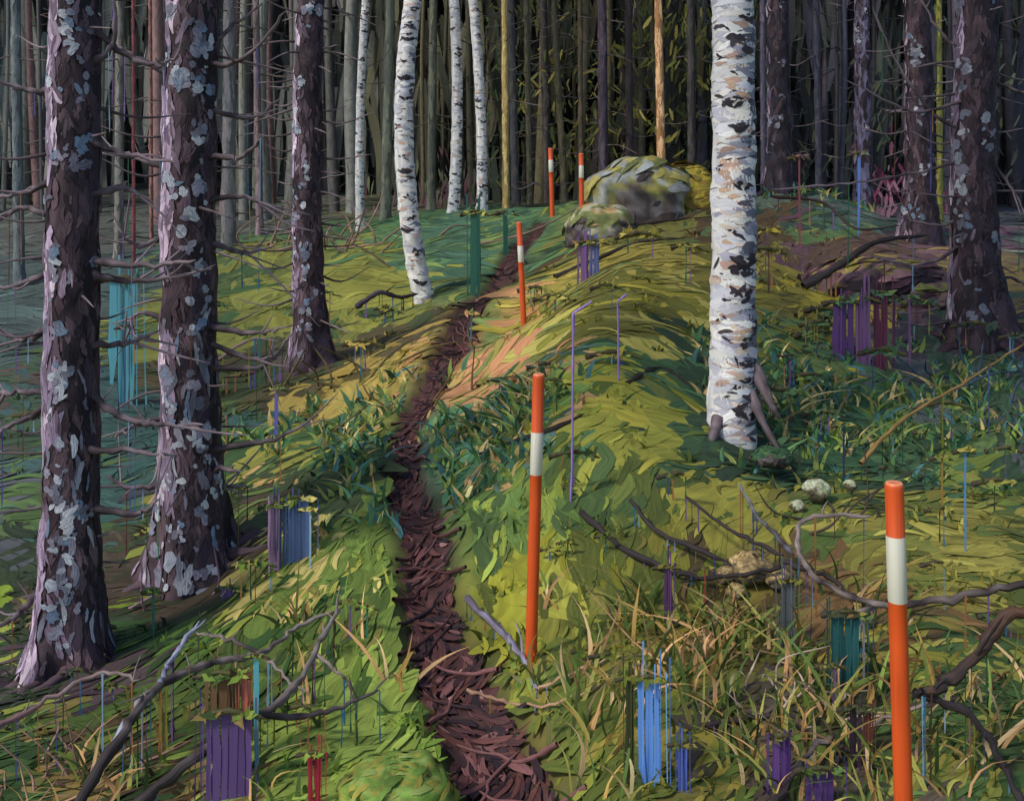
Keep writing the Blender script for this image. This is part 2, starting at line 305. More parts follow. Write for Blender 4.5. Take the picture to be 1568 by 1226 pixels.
# ------------------------------------------------------------------ trees
BR = []
class Tree:
    def __init__(s, uv, y, rpx, flare, H=12, taper=.035):
        w = np.array([P(u, v, y) for u, v in uv]); s.y = y
        s.x0 = w[0, 0]; s.zb = float(ground(w[0, 0], y)) ; w[0, 2] = min(w[0, 2], s.zb)
        deg = min(2, len(w) - 1); s.pf = np.polyfit(w[:, 2], w[:, 0], deg); s.dp = np.polyder(s.pf)
        s.lo, s.hi = w[0, 2] - .05, w[:, 2].max(); s.r = rpx * y / F; s.fl = flare; s.H = H; s.tp = taper; s.ph = rng.uniform(0, 6)
        s.face = (math.atan2(-y, -s.x0)) % (2 * PI)      # bearing towards the camera; painted lit and shaded edges key off it
    def cx(s, z):
        zc = np.clip(z, s.lo, s.hi); return np.polyval(s.pf, zc) + np.polyval(s.dp, zc) * (z - zc)
    def rad(s, z, th):
        h = np.maximum(z - s.zb, 0)
        r = s.r * np.maximum(1.04 - s.tp * h, .25)
        f = s.fl * s.r * np.exp(-h / (s.r * 2.1)) * (1 + .35 * np.sin(3 * th + s.ph) + .25 * np.sin(5 * th + 2 * s.ph))
        return r * (1 + .035 * np.sin(z * 9 + 3 * th) + .03 * np.sin(z * 23 - 2 * th + s.ph)) + f
    def mesh(s, g, cols, ns=36):
        z = np.r_[np.linspace(s.zb - .25, s.zb + 1, 40), np.linspace(s.zb + 1.04, s.zb + s.H, 110)]
        th = np.linspace(0, 2 * PI, ns, endpoint=False); ZZ, TH = np.meshgrid(z, th, indexing='ij'); R = s.rad(ZZ, TH)
        V = np.stack([s.cx(ZZ) + R * np.cos(TH), s.y + R * np.sin(TH), ZZ], -1)
        cols = lin(np.array(cols)); w = .5 + .5 * np.sin(TH * 7 + np.sin(ZZ * 5) * 2); w = np.clip(w + rng.normal(0, .25, w.shape), 0, 1)[..., None]
        U = np.stack([ZZ * 2.5, np.cos(TH) * s.r * 30, np.sin(TH) * s.r * 30], -1)
        g.add(V, grid_quads(len(z), ns, True), (cols[0] * w + cols[1] * (1 - w)).reshape(-1, 3), U.reshape(-1, 3))
    def wrap(s, g, Z, TH, L, W, ang, col, prof=PR_BRUSH, lift=.004):
        n = len(Z); S = len(prof); t = np.linspace(-.5, .5, S)
        p = L[:, None, None] * t[None, :, None] + np.zeros((n, S, 3)); wob = 1 + rng.normal(0, .22, (n, S, 1))
        q = W[:, None, None] * prof[None, :, None] * wob * np.array([-.5, 0, .5])[None, None] + (L * rng.normal(0, .25, n))[:, None, None] * (t[None, :, None] ** 2)
        ca = np.cos(ang)[:, None, None]; sa = np.sin(ang)[:, None, None]
        a = p * ca - q * sa; b = p * sa + q * ca; z = Z[:, None, None] + a
        r = s.rad(z, TH[:, None, None] + b / s.r); th = TH[:, None, None] + b / np.maximum(r, .01)
        r = s.rad(z, th) + lift + rng.uniform(0, .003, (n, 1, 1))
        V = np.stack([s.cx(z) + r * np.cos(th), s.y + r * np.sin(th), z], -1)
        base = (np.arange(n) * S * 3)[:, None, None]; i = np.arange(S - 1)[None, :, None] * 3; j = np.arange(2)[None, None]
        Q = np.stack([base + i + j, base + i + j + 1, base + i + j + 4, base + i + j + 3], -1)
        U = np.zeros((n, S, 3, 3)); U[..., 0] = (t * 2)[None, :, None] + rng.uniform(0, 50, (n, 1, 1)); U[..., 1] = np.array([-2, 0, 2.]) + rng.uniform(0, 50, (n, 1, 1))
        g.add(V, Q, np.repeat(col * (1 + rng.normal(0, .1, (n, 1))), S * 3, axis=0), U)
    def branch(s, g, uv, r0=.020, col=(62,52,56), col2=(128,112,118)):
        dy = rng.uniform(-.3, .2); m = len(uv)
        pts = [P(u, v, s.y - (s.r * .3 if i == 0 else 0) + dy * i / (m - 1)) for i, (u, v) in enumerate(uv)]
        pts[0][0] += (s.cx(pts[0][2]) - pts[0][0]) * .35
        q = cat(pts, 7); q[1:-1] += rng.normal(0, .005, q[1:-1].shape); BR.append(q)
        tube(g, q, r0, r0 * .3, lin(col), 8, .12, lin(col2))
        for _ in range(rng.integers(1, 4)):
            i = rng.integers(len(q) // 3, len(q) - 2); o = q[i]; dd = nrm(q[i + 1] - q[i]) + rng.normal(0, .6, 3)
            Lr = rng.uniform(.06, .25); tube(g, cat([o, o + dd * Lr * .5, o + dd * Lr + [0, 0, rng.uniform(-.05, .08)]], 3), r0 * .4, r0 * .15, lin(col2), 5)
    def twigs(s, g, zs, lmax, r0, col=(62,52,54)):
        for z in zs:
            for sg in (-1, 1):
                if rng.random() < .12: continue
                L = lmax * rng.uniform(.4, 1.15); az = (PI if sg < 0 else 0) + rng.normal(0, .6); d = np.array([math.cos(az), math.sin(az), 0])
                zc = z + rng.normal(0, .06); o = np.array([s.cx(zc), s.y, zc]); dr = rng.uniform(.0, .2) * L
                tube(g, cat([o, o + d * L * .5 - [0, 0, dr], o + d * L + [0, 0, rng.uniform(-.3, .1) * L]], 5), r0, r0 * .3, lin(col), 6, .1, lin((128,112,116)))
    def crown(s, g, cols, z0, R, nst):
        cols = lin(np.array(cols))
        for i in range(26):
            z = s.zb + z0 + (s.H - z0) * i / 26; az = rng.uniform(0, 2 * PI); l = R * (1.05 - i / 26) * rng.uniform(.7, 1.1)
            o = np.array([s.cx(z), s.y, z]); d = np.array([math.cos(az), math.sin(az), -.15]); q = cat([o, o + d * l * .6, o + d * l - [0, 0, .1 * l]], 3)
            tube(g, q, .025, .008, lin((60,48,48)), 5)
            m = nst // 26; t = rng.uniform(.15, 1, m); pos = o + d * (l * t)[:, None] + rng.normal(0, .1, (m, 3))
            TT = d + rng.normal(0, .5, (m, 3)) + [0, 0, -.4]
            strokes(g, pos, TT, rng.normal(0, 1, (m, 3)), rng.uniform(.15, .4, m), rng.uniform(.05, .12, m), cols[rng.integers(0, len(cols), m)], PR_LEAF)

def spruce(name, uv, y, rpx, flare, branches=(), nl=330, light=1.0, ztop=4.5, base=((54,42,46),(84,66,72)), tw=None, pale=1.0):
    t = Tree(uv, y, rpx, flare); g = Geo(); t.mesh(g, base); fc = t.face
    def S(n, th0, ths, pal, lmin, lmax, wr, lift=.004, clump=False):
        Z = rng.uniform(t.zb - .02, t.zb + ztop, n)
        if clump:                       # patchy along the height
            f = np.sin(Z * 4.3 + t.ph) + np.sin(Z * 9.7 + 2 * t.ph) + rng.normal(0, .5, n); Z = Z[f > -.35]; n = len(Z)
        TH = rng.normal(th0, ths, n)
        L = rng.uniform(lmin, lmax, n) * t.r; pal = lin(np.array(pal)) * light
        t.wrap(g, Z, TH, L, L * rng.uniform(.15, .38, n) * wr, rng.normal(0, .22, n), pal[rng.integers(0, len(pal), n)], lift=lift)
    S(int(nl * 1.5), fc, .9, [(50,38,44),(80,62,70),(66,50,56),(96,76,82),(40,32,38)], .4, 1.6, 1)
    S(int(nl * .95 * pale), fc - 1.25, .22, [(192,168,186),(172,150,172),(148,128,150),(206,186,198),(130,114,136),(108,90,106)], .5, 1.7, .8, .007, True)  # pale strokes paint the sunlit left edge into the bark colour
    S(int(nl * .4 * pale), fc - .85, .3, [(116,96,112),(136,116,132),(96,78,90)], .4, 1.3, .7, .007, True)  # mid tones of the painted light, fading in from the pale edge
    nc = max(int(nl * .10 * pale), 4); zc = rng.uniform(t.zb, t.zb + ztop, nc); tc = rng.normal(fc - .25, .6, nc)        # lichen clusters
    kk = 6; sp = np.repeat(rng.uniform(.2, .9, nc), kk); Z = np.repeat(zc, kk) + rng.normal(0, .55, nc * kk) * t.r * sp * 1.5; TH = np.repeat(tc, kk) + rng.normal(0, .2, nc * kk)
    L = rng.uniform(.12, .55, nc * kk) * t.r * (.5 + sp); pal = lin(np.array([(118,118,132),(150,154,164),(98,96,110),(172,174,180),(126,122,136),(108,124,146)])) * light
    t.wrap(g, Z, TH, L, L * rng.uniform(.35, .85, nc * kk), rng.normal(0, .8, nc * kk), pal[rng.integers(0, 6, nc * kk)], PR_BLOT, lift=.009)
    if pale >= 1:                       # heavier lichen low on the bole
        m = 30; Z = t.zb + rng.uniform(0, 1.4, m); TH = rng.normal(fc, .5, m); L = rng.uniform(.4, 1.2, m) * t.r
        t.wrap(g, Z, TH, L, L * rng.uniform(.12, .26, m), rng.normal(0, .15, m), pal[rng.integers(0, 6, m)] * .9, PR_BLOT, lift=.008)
    S(int(nl * .45), fc + .95, .38, [(32,26,34),(50,40,54),(62,50,62)], .8, 2.4, 1)  # dark strokes paint the shaded right side of the trunk
    for b in branches: t.branch(g, b)
    if tw: t.twigs(g, np.linspace(t.zb + tw[0], t.zb + tw[1], tw[2]), tw[3], tw[4])
    for _ in range(6):
        az = rng.uniform(0, 2 * PI); d = np.array([math.cos(az), math.sin(az)]); q = []
        for a in (.8, 1.5, 2.3, 3.2):
            xx = t.x0 + d[0] * t.r * a; yy = t.y + d[1] * t.r * a; q.append((xx, yy, float(ground(xx, yy)) + (.06 - .025 * a) * (t.r / .13)))
            d = nrm(d + rng.normal(0, .12, 2))
        tube(g, cat(q, 5), t.r * .34, t.r * .08, lin(base[1]) * light, 9)
    t.crown(g, [(40,60,35),(60,80,40),(35,50,35)], 7.5, 1.3, 320)
    g.obj(name, M_bark); return t

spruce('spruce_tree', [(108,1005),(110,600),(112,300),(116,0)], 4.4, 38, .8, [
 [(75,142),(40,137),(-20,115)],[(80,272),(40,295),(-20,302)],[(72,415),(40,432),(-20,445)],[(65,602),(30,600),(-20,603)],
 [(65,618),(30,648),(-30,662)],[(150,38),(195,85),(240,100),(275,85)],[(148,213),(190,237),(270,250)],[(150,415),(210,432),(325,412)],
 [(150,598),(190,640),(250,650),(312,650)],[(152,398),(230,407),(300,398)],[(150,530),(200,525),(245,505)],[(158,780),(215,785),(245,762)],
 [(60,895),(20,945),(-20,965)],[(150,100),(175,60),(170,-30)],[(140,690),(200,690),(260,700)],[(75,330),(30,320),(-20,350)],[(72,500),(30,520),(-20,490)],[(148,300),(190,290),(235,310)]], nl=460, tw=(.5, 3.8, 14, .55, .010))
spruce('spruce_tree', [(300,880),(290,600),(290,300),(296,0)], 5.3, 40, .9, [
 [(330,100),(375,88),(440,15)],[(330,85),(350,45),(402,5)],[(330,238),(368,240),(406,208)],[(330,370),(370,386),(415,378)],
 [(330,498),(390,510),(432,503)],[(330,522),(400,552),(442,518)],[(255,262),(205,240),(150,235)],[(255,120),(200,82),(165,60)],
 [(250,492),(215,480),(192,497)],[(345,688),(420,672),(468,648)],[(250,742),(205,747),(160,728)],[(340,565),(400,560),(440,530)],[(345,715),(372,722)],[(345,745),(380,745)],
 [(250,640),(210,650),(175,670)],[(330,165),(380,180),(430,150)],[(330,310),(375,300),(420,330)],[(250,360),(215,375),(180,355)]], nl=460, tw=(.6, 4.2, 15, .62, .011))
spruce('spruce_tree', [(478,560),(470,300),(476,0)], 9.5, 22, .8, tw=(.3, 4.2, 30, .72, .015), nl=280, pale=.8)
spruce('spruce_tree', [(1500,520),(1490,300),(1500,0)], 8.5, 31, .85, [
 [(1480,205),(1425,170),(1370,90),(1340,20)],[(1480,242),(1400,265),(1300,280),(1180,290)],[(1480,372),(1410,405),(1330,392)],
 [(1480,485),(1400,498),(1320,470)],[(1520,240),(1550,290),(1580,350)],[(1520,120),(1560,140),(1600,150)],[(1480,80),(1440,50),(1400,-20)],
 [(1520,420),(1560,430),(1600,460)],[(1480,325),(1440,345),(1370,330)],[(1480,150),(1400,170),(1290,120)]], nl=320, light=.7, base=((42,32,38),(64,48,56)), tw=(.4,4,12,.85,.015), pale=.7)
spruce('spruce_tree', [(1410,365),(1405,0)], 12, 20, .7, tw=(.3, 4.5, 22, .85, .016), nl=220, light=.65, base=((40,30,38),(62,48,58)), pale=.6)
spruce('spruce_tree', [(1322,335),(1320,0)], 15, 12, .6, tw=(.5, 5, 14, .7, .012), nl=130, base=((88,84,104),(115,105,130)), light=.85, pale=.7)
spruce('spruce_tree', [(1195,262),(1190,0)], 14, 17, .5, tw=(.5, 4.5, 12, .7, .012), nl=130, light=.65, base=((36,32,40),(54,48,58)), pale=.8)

def birch(uv, y, rpx, flare, n1, n2, marks, br=1.0, dark=.3):
    t = Tree(uv, y, rpx, flare, 12); g = Geo(); t.mesh(g, ((222,218,212),(188,185,188))); fc = t.face
    def S(n, th0, ths, pal, l0, l1, wr, aj=.22):
        Z = rng.uniform(t.zb - .02, t.zb + 5.2, n); TH = rng.normal(th0, ths, n); L = rng.uniform(l0, l1, n) * t.r
        pal = lin(np.array(pal), .95) * br; t.wrap(g, Z, TH, L, L * rng.uniform(.12, .4, n) * wr, PI / 2 + rng.normal(0, aj, n), pal[rng.integers(0, len(pal), n)])
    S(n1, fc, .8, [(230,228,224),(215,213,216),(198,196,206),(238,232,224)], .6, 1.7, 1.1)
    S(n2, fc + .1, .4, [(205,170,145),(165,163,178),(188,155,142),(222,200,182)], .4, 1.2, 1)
    S(n2, fc + 1.0, .3, [(115,120,138),(88,88,102),(135,135,152),(66,58,68)], .4, 1.3, 1.2)  # grey-blue strokes paint shade on the right side
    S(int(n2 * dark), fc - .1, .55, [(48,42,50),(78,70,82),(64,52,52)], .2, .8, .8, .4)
    for v, th in marks:
        z = ZC - (v - 330) * y / F; sz = rng.uniform(.5, 1.35); th = th + fc - 1.5 * PI; one = lambda q: np.array([q]); cd = lin(np.array([(42,36,42)]))
        kind = rng.random()
        if kind < .6:
            an = rng.uniform(.35, .75)
            t.wrap(g, one(z - .12 * t.r * sz), one(th - .3 * sz), one(t.r * .8 * sz), one(t.r * .22 * sz), one(PI / 2 + an), cd, lift=.009)
            t.wrap(g, one(z - .15 * t.r * sz), one(th + .32 * sz), one(t.r * rng.uniform(.5, 1) * sz), one(t.r * .28 * sz), one(PI / 2 - an * rng.uniform(.5, 1)), cd, lift=.009)
        m = rng.integers(2, 6)
        t.wrap(g, z + rng.normal(0, .16, m) * t.r * sz, th + rng.normal(0, .28, m), t.r * rng.uniform(.2, .75, m) * sz, t.r * rng.uniform(.08, .3, m) * sz, PI / 2 + rng.normal(0, .5, m), np.repeat(cd, m, 0) * rng.uniform(.8, 2.2, (m, 1)), lift=.010)
    t.crown(g, [(90,110,40),(120,130,50),(70,90,40)], 7.5, 1.2, 280)
    return t, g
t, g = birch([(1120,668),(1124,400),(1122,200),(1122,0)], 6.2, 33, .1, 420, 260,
   [(75,1.6*PI),(160,1.5*PI),(195,1.58*PI),(285,1.62*PI),(395,1.68*PI),(412,1.6*PI),(440,1.62*PI),(550,1.7*PI),(600,1.6*PI),(480,1.3*PI),(575,1.68*PI),(30,1.75*PI),(620,1.72*PI),(520,1.72*PI)])
for q in ([(1150,560,6.15),(1175,610,6.05),(1195,642,6.0)], [(1150,600,6.1),(1170,650,6.0),(1200,700,5.8)], [(1100,640,6.1),(1090,672,6.0),(1080,690,5.9)], [(1145,545,6.15),(1168,580,6.1),(1190,640,6.0)]):
    tube(g, cat([P(*a) for a in q], 5), .04, .013, lin((105,92,96)), 10, .1, lin((60,50,50)))
g.obj('birch_tree', M_birch)
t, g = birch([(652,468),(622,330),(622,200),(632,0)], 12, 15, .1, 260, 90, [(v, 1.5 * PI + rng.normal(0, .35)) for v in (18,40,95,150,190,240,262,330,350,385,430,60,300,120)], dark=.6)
for q in ([(655,450,12),(672,485,11.7),(700,500,11.4)], [(650,455,12),(640,480,11.8),(610,490,11.6)]): tube(g, cat([P(*a) for a in q], 5), .05, .015, lin((90,85,85)), 8)
g.obj('birch_tree', M_birch)
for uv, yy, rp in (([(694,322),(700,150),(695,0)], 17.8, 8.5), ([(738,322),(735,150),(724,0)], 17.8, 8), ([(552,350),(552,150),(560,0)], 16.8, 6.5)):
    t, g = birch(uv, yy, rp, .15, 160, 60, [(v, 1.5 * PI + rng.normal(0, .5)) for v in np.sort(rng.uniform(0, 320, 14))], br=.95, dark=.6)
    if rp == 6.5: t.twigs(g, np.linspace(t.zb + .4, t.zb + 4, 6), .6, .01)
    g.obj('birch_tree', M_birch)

def thin(name, ub, vb, yy, ut, wpx, cols, tw=6):
    t = Tree([(ub, vb), (ut, 0)], yy, wpx / 2, .3, 11); g = Geo(); t.mesh(g, cols, 14)
    m = 90; Z = rng.uniform(t.zb, t.zb + 5, m); TH = rng.normal(t.face - .6, .5, m); L = rng.uniform(2, 6, m) * t.r
    pal = lin(np.array(cols)) * 1.35; t.wrap(g, Z, TH, L, L * .18, rng.normal(0, .1, m), pal[rng.integers(0, 2, m)])  # brightened bark colour paints light on the left side
    if tw: t.twigs(g, np.linspace(t.zb + .5, t.zb + 5, tw), .8, .014, (70,60,50))
    t.crown(g, [(90,95,40),(50,70,35),(120,115,45)], 6.5, 1.0, 160); g.obj(name, M_bark)
for a in ((775,322,18,773,11,((140,118,74),(172,152,100)),9),(1014,258,18.5,1008,13,((140,100,65),(195,155,115)),2),(925,270,18.5,922,15,((52,44,54),(66,56,66)),8),
          (812,322,19,806,9,((80,74,60),(102,94,72)),5),(790,322,19.5,782,12,((72,70,74),(88,85,80)),3),(865,300,20,848,10,((76,72,58),(95,88,66)),8),(350,378,16,352,20,((94,92,92),(110,106,106)),6),
          (398,365,18,392,11,((100,84,88),(124,106,108)),6),(232,380,17,230,6,((150,100,90),(115,85,80)),3),(205,395,15,204,5,((150,75,78),(110,70,70)),3),(182,390,16,184,13,((98,95,90),(116,110,102)),4),
          (590,345,18,598,15,((92,94,84),(108,110,94)),5),(660,330,19,664,13,((82,84,74),(98,98,82)),4),(1060,300,17,1058,13,((42,40,38),(56,52,50)),5),(1440,330,17,1438,9,((135,130,60),(100,100,50)),3),
          (1255,290,18,1250,10,((52,52,64),(70,68,78)),6),(30,430,14,24,15,((84,90,92),(100,106,106)),4),(890,300,19,888,8,((90,76,58),(74,64,52)),9),(1170,290,17,1168,9,((62,58,72),(80,74,88)),6),
          (965,270,20,962,12,((58,50,52),(72,62,60)),9),(840,305,21,832,13,((60,54,54),(76,70,64)),9),(985,265,21,980,9,((84,80,58),(66,64,50)),8)):
    thin('pine_tree', *a)

# ------------------------------------------------------------------ distant forest mass: trunks, bare boughs, drooping needle sprays
G = Geo()
for _ in range(360):
    yy = rng.uniform(20, 40); xx = rng.uniform(-.8, .8) * yy; zb = float(ground(xx, yy)); r = rng.uniform(.04, .2)
    cs = [(94,96,90),(110,110,104),(118,110,108),(80,78,76),(124,98,96)] if xx < -2.5 * yy / 24 else ([(76,72,58),(90,84,66),(62,58,54),(98,90,68),(54,48,50)] if xx < 5 * yy / 24 else [(58,56,62),(72,72,82),(86,80,88),(50,48,50)])
    cc = lin(cs[rng.integers(0, len(cs))]) * 1.25; tube(G, cat([(xx, yy, zb - .2), (xx + rng.normal(0, .2), yy, zb + 5), (xx + rng.normal(0, .4), yy, zb + 13)], 5), r, r * .4, cc, 7, .05)
    for _ in range(9):
        z = zb + rng.uniform(.6, 8); az = rng.choice([0, PI]) + rng.normal(0, .7); l = rng.uniform(.4, 1.4)
        tube(G, cat([(xx, yy, z), (xx + math.cos(az) * l * .5, yy + math.sin(az) * l * .5, z - .12), (xx + math.cos(az) * l, yy + math.sin(az) * l, z - rng.uniform(-.15, .4))], 3), .018, .007, cc * .8, 4)
def fol(nf, x0, x1, y0, y1, z0, z1, cols, l0, l1, wr, vert=1.0, prof=PR_LEAF, gain=1.3):
    nc = nf // 14; s = rng.uniform(y0, y1, nc); cx = rng.uniform(x0, x1, nc) * s / 24; cz = rng.uniform(z0, z1, nc)
    cc = rng.integers(0, len(cols), nc); i = np.repeat(np.arange(nc), 14); m = len(i)
    x = cx[i] + rng.normal(0, .35, m); yv = s[i] + rng.normal(0, .3, m); z = cz[i] + rng.normal(0, .4, m); ci = np.where(rng.random(m) < .7, cc[i], rng.integers(0, len(cols), m))
    zg = ground(x, yv); L = rng.uniform(l0, l1, m)
    T = np.stack([rng.normal(0, .6, m), rng.normal(0, .3, m), -vert * np.ones(m)], -1)
    strokes(G, np.stack([x, yv, zg + np.maximum(z, .05)], -1), T, np.stack([rng.normal(-.3, .3, m), -np.ones(m), rng.normal(.3, .2, m)], -1), L, L * rng.uniform(.2, .45, m) * wr, lin(np.array(cols))[ci] * gain, prof, vary=.08,
            D=np.stack([rng.normal(0, .12, m), 0 * L, 0 * L], -1) * L[:, None])
fol(4200, -20, -3, 25, 36, 0, 9, [(88,92,86),(98,100,94),(82,84,80),(98,94,92),(84,92,90),(90,92,80)], 1.4, 4.2, .32, 6, PR_BRUSH, 1.55)
fol(2000, -3.5, 0, 24, 36, 0, 8, [(82,80,66),(74,74,62),(88,86,66),(66,68,58)], 1.0, 3.2, .3, 6, PR_BRUSH, 1.4)
fol(3600, -.5, 6.5, 24, 34, 0, 8, [(56,54,42),(46,56,44),(62,62,46),(44,44,38),(68,66,48),(54,48,50)], .9, 2.8, .26, 5.5, PR_BLOT, 1.25)
fol(1500, -.5, 6.5, 21, 24, 0.5, 8, [(50,66,46),(62,72,44),(84,82,48),(42,52,42)], .12, .4, .5, .9, PR_BLOT, 1.15)
fol(560, .5, 5.5, 20, 22.5, .8, 6, [(128,120,54),(104,106,50),(90,98,52),(142,132,68)], .1, .38, .6, .7, PR_BLOT, 1.05)
fol(3400, 6, 20, 23, 34, 0, 9, [(60,62,62),(68,72,66),(62,62,72),(50,50,52),(72,76,62)], 1.0, 3.2, .3, 5.5, PR_BRUSH, 1.35)
fol(700, 6, 20, 20, 24, 0.3, 6, [(56,66,56),(48,54,50),(74,80,60)], .12, .4, .5, 1, PR_BLOT, 1.15)
fol(150, 8, 11.5, 19, 21, .0, .8, [(115,52,78),(100,60,76),(130,92,106)], .12, .4, .6, 1.5, PR_BLOT, 1)
fol(160, -5, -1, 18.5, 21, .0, .6, [(100,66,72),(92,76,78),(88,92,66)], .2, .5, .4, 3)
G.obj('distant_trees', M_leaf)

# ------------------------------------------------------------------ boulders
def boulder(name, c, size, cols_top, cols_rock, seed, moss=.2, ns=220, fac=.18):
    rg = np.random.default_rng(seed); g = Geo(); nu, nv = 40, 26
    th = np.linspace(0, 2 * PI, nu, endpoint=False); ph = np.linspace(.02, PI - .02, nv); PH, TH = np.meshgrid(ph, th, indexing='ij')
    d = np.stack([np.sin(PH) * np.cos(TH), np.sin(PH) * np.sin(TH), np.cos(PH)], -1)
    f = np.ones(PH.shape)
    for _ in range(9):
        v = nrm(rg.normal(0, 1, 3)); f -= fac * np.clip(d @ v - .6, 0, 1)
    for _ in range(8): f += .025 * np.sin(d @ rg.normal(0, 5, 3) + rg.uniform(0, 6))
    V = np.asarray(c) + d * f[..., None] * np.asarray(size)
    ct = lin(np.array(cols_top)); cr = lin(np.array(cols_rock))
    up = (d[..., 2] + .3 * np.sin(TH * 3 + seed) + .2 * np.sin(TH * 7 + PH * 5)) > moss; col = np.where(up[..., None], ct[rg.integers(0, len(ct), PH.shape)], cr[rg.integers(0, len(cr), PH.shape)])
    g.add(V, grid_quads(nv, nu, True), col.reshape(-1, 3), (d * 6).reshape(-1, 3))
    i = rg.integers(1, nv - 4, ns); j = rg.integers(0, nu, ns); pos = V[i, j]; nn = nrm(d[i, j] / np.asarray(size)); ax = np.array([1, .2, .3])
    T = ax - nn * (nn @ ax)[:, None] + rg.normal(0, .35, (ns, 3)); T -= nn * (T * nn).sum(-1, keepdims=True)
    L = max(size) * rg.uniform(.15, .55, ns)
    cc = np.where(up[i, j][:, None], ct[rg.integers(0, len(ct), ns)], cr[rg.integers(0, len(cr), ns)])
    strokes(g, pos + nn * max(size) * .012, T, nn, L, L * rg.uniform(.15, .35, ns), cc, D=-nn * (L * .5)[:, None])
    g.obj(name, M_stone)
rockd = [(66,56,52),(84,72,64),(96,92,92),(50,44,44)]
boulder('mossy_boulder', P(985, 338, 13.6), (1.02, .6, .98), [(118,116,62),(138,130,66),(100,104,58),(156,144,78),(150,154,150),(128,130,128)], rockd, 3, .3, 190, .36)
boulder('mossy_boulder', P(1048, 335, 13.9), (.66, .5, .84), [(156,136,48),(128,118,46),(118,96,42)], [(72,64,42),(84,76,44)], 5, -.1)
boulder('mossy_boulder', P(918, 358, 13.0), (.6, .5, .48), [(112,118,70),(160,156,130),(96,104,60),(165,132,92)], rockd, 6, .25, 150, .3)
boulder('mossy_boulder', P(605, 1215, 3.05), (.21, .16, .12), [(104,134,55),(130,146,75),(138,132,55),(90,116,45)], [(90,110,45),(60,80,35)], 8, -.3, 120)
for u, v, yy, s, sd in ((1250,750,5.1,.085,11),(1302,742,5.2,.04,12),(1222,775,5.0,.045,13),(1150,868,4.4,.11,14),(1112,880,4.4,.06,15),(1190,885,4.35,.07,16),(1128,905,4.3,.05,17),(1000,728,5.4,.09,18)):
    cc = [(165,168,142),(185,185,160),(135,142,100)] if sd < 14 else [(150,124,84),(185,160,112),(120,100,66)]
    boulder('stone', P(u, v, yy), (s, s * .9, s * .8), cc, [(110,100,80),(80,75,60)], sd, .1 if sd < 14 else 0, 60, .3)
boulder('rock_outcrop', P(1340, 440, 9.7), (.85, .5, .32), [(95,66,70),(130,98,98),(66,52,56),(140,125,60)], [(52,36,44),(75,50,62),(36,28,34)], 21, .4)
boulder('rock_outcrop', P(1420, 470, 9.5), (.6, .4, .3), [(120,95,88),(90,74,74),(110,115,60)], [(60,42,50),(85,60,75)], 23, .3)
boulder('rock_outcrop', P(1180, 700, 5.7), (.14, .12, .07), [(60,90,50),(40,70,50)], rockd, 22, .2)
G = Geo()  # dark tubes stand in for shadow gaps under the slope ledges
for q in ([(735,700,6.0),(790,690,5.9),(850,678,5.85),(905,660,6.0)], [(850,460,10.5),(900,440,10.6),(980,405,11),(1050,400,11)], [(870,400,13),(950,385,13),(1060,370,12.8)], [(960,640,6.3),(1010,600,6.6),(1060,610,6.5)]):
    pts = [P(*a) for a in q]
    for p in pts: p[2] = float(ground(p[0], p[1])) + .01
    tube(G, cat(pts, 6), .03 * q[0][2] / 8, .015, lin((42,34,30)), 7, .3)
G.obj('ledge_shadow', M_bark)

# ------------------------------------------------------------------ marker posts
def post(top, bot, yy, d, b0, b1):
    a = P(*top, yy); b = P(*bot, yy); H = np.linalg.norm(a - b); ax = nrm(a - b); g = Geo()
    r = d / 2; o, w = lin((232,92,36), .88), lin((228,224,205), .88); hs = [(-.2, r, o)]
    e = .002
    for h in np.linspace(0, H - b1 * H - e, 8): hs.append((h, r, o))
    hs += [(H - b1 * H, r * 1.035, w), (H - b0 * H, r * 1.035, w), (H - b0 * H + e, r, o), (H - .02, r, o), (H - .008, r * 1.0, o), (H - .002, r * .9, lin((240,130,80))), (H, r * .8, lin((240,170,130))), (H - .003, r * .5, lin((225,120,80))), (H - .003, .0005, lin((225,120,80)))]
    ns = 28; th = np.arange(ns) * 2 * PI / ns; e1 = nrm(np.cross(ax, [0, 1, 0])); e2 = np.cross(ax, e1)
    V = np.array([[b + ax * h + rr * (e1 * math.cos(t) + e2 * math.sin(t)) for t in th] for h, rr, c in hs])
    C = np.array([[c] * ns for h, rr, c in hs]); U = np.array([[(h * 3, math.cos(t), math.sin(t)) for t in th] for h, rr, c in hs])
    C = C * (1 - .18 * np.clip(rng.normal(0, 1, (len(hs), ns, 1)), 0, 1) * (rng.random((len(hs), 1, 1)) < .6))
    g.add(V, grid_quads(len(hs), ns, True), C.reshape(-1, 3), U.reshape(-1, 3)); g.obj('marker_post', M_post)
post((1369, 738), (1388, 1381), 2.6, .051, .128, .282)
post((825, 572), (813, 1008), 3.8, .050, .205, .352)
post((795, 340), (803, 515), 9.2, .058, .21, .35)
post((843, 227), (846, 335), 16.2, .085, .17, .34)
post((890, 235), (891, 345), 12.9, .070, .17, .34)

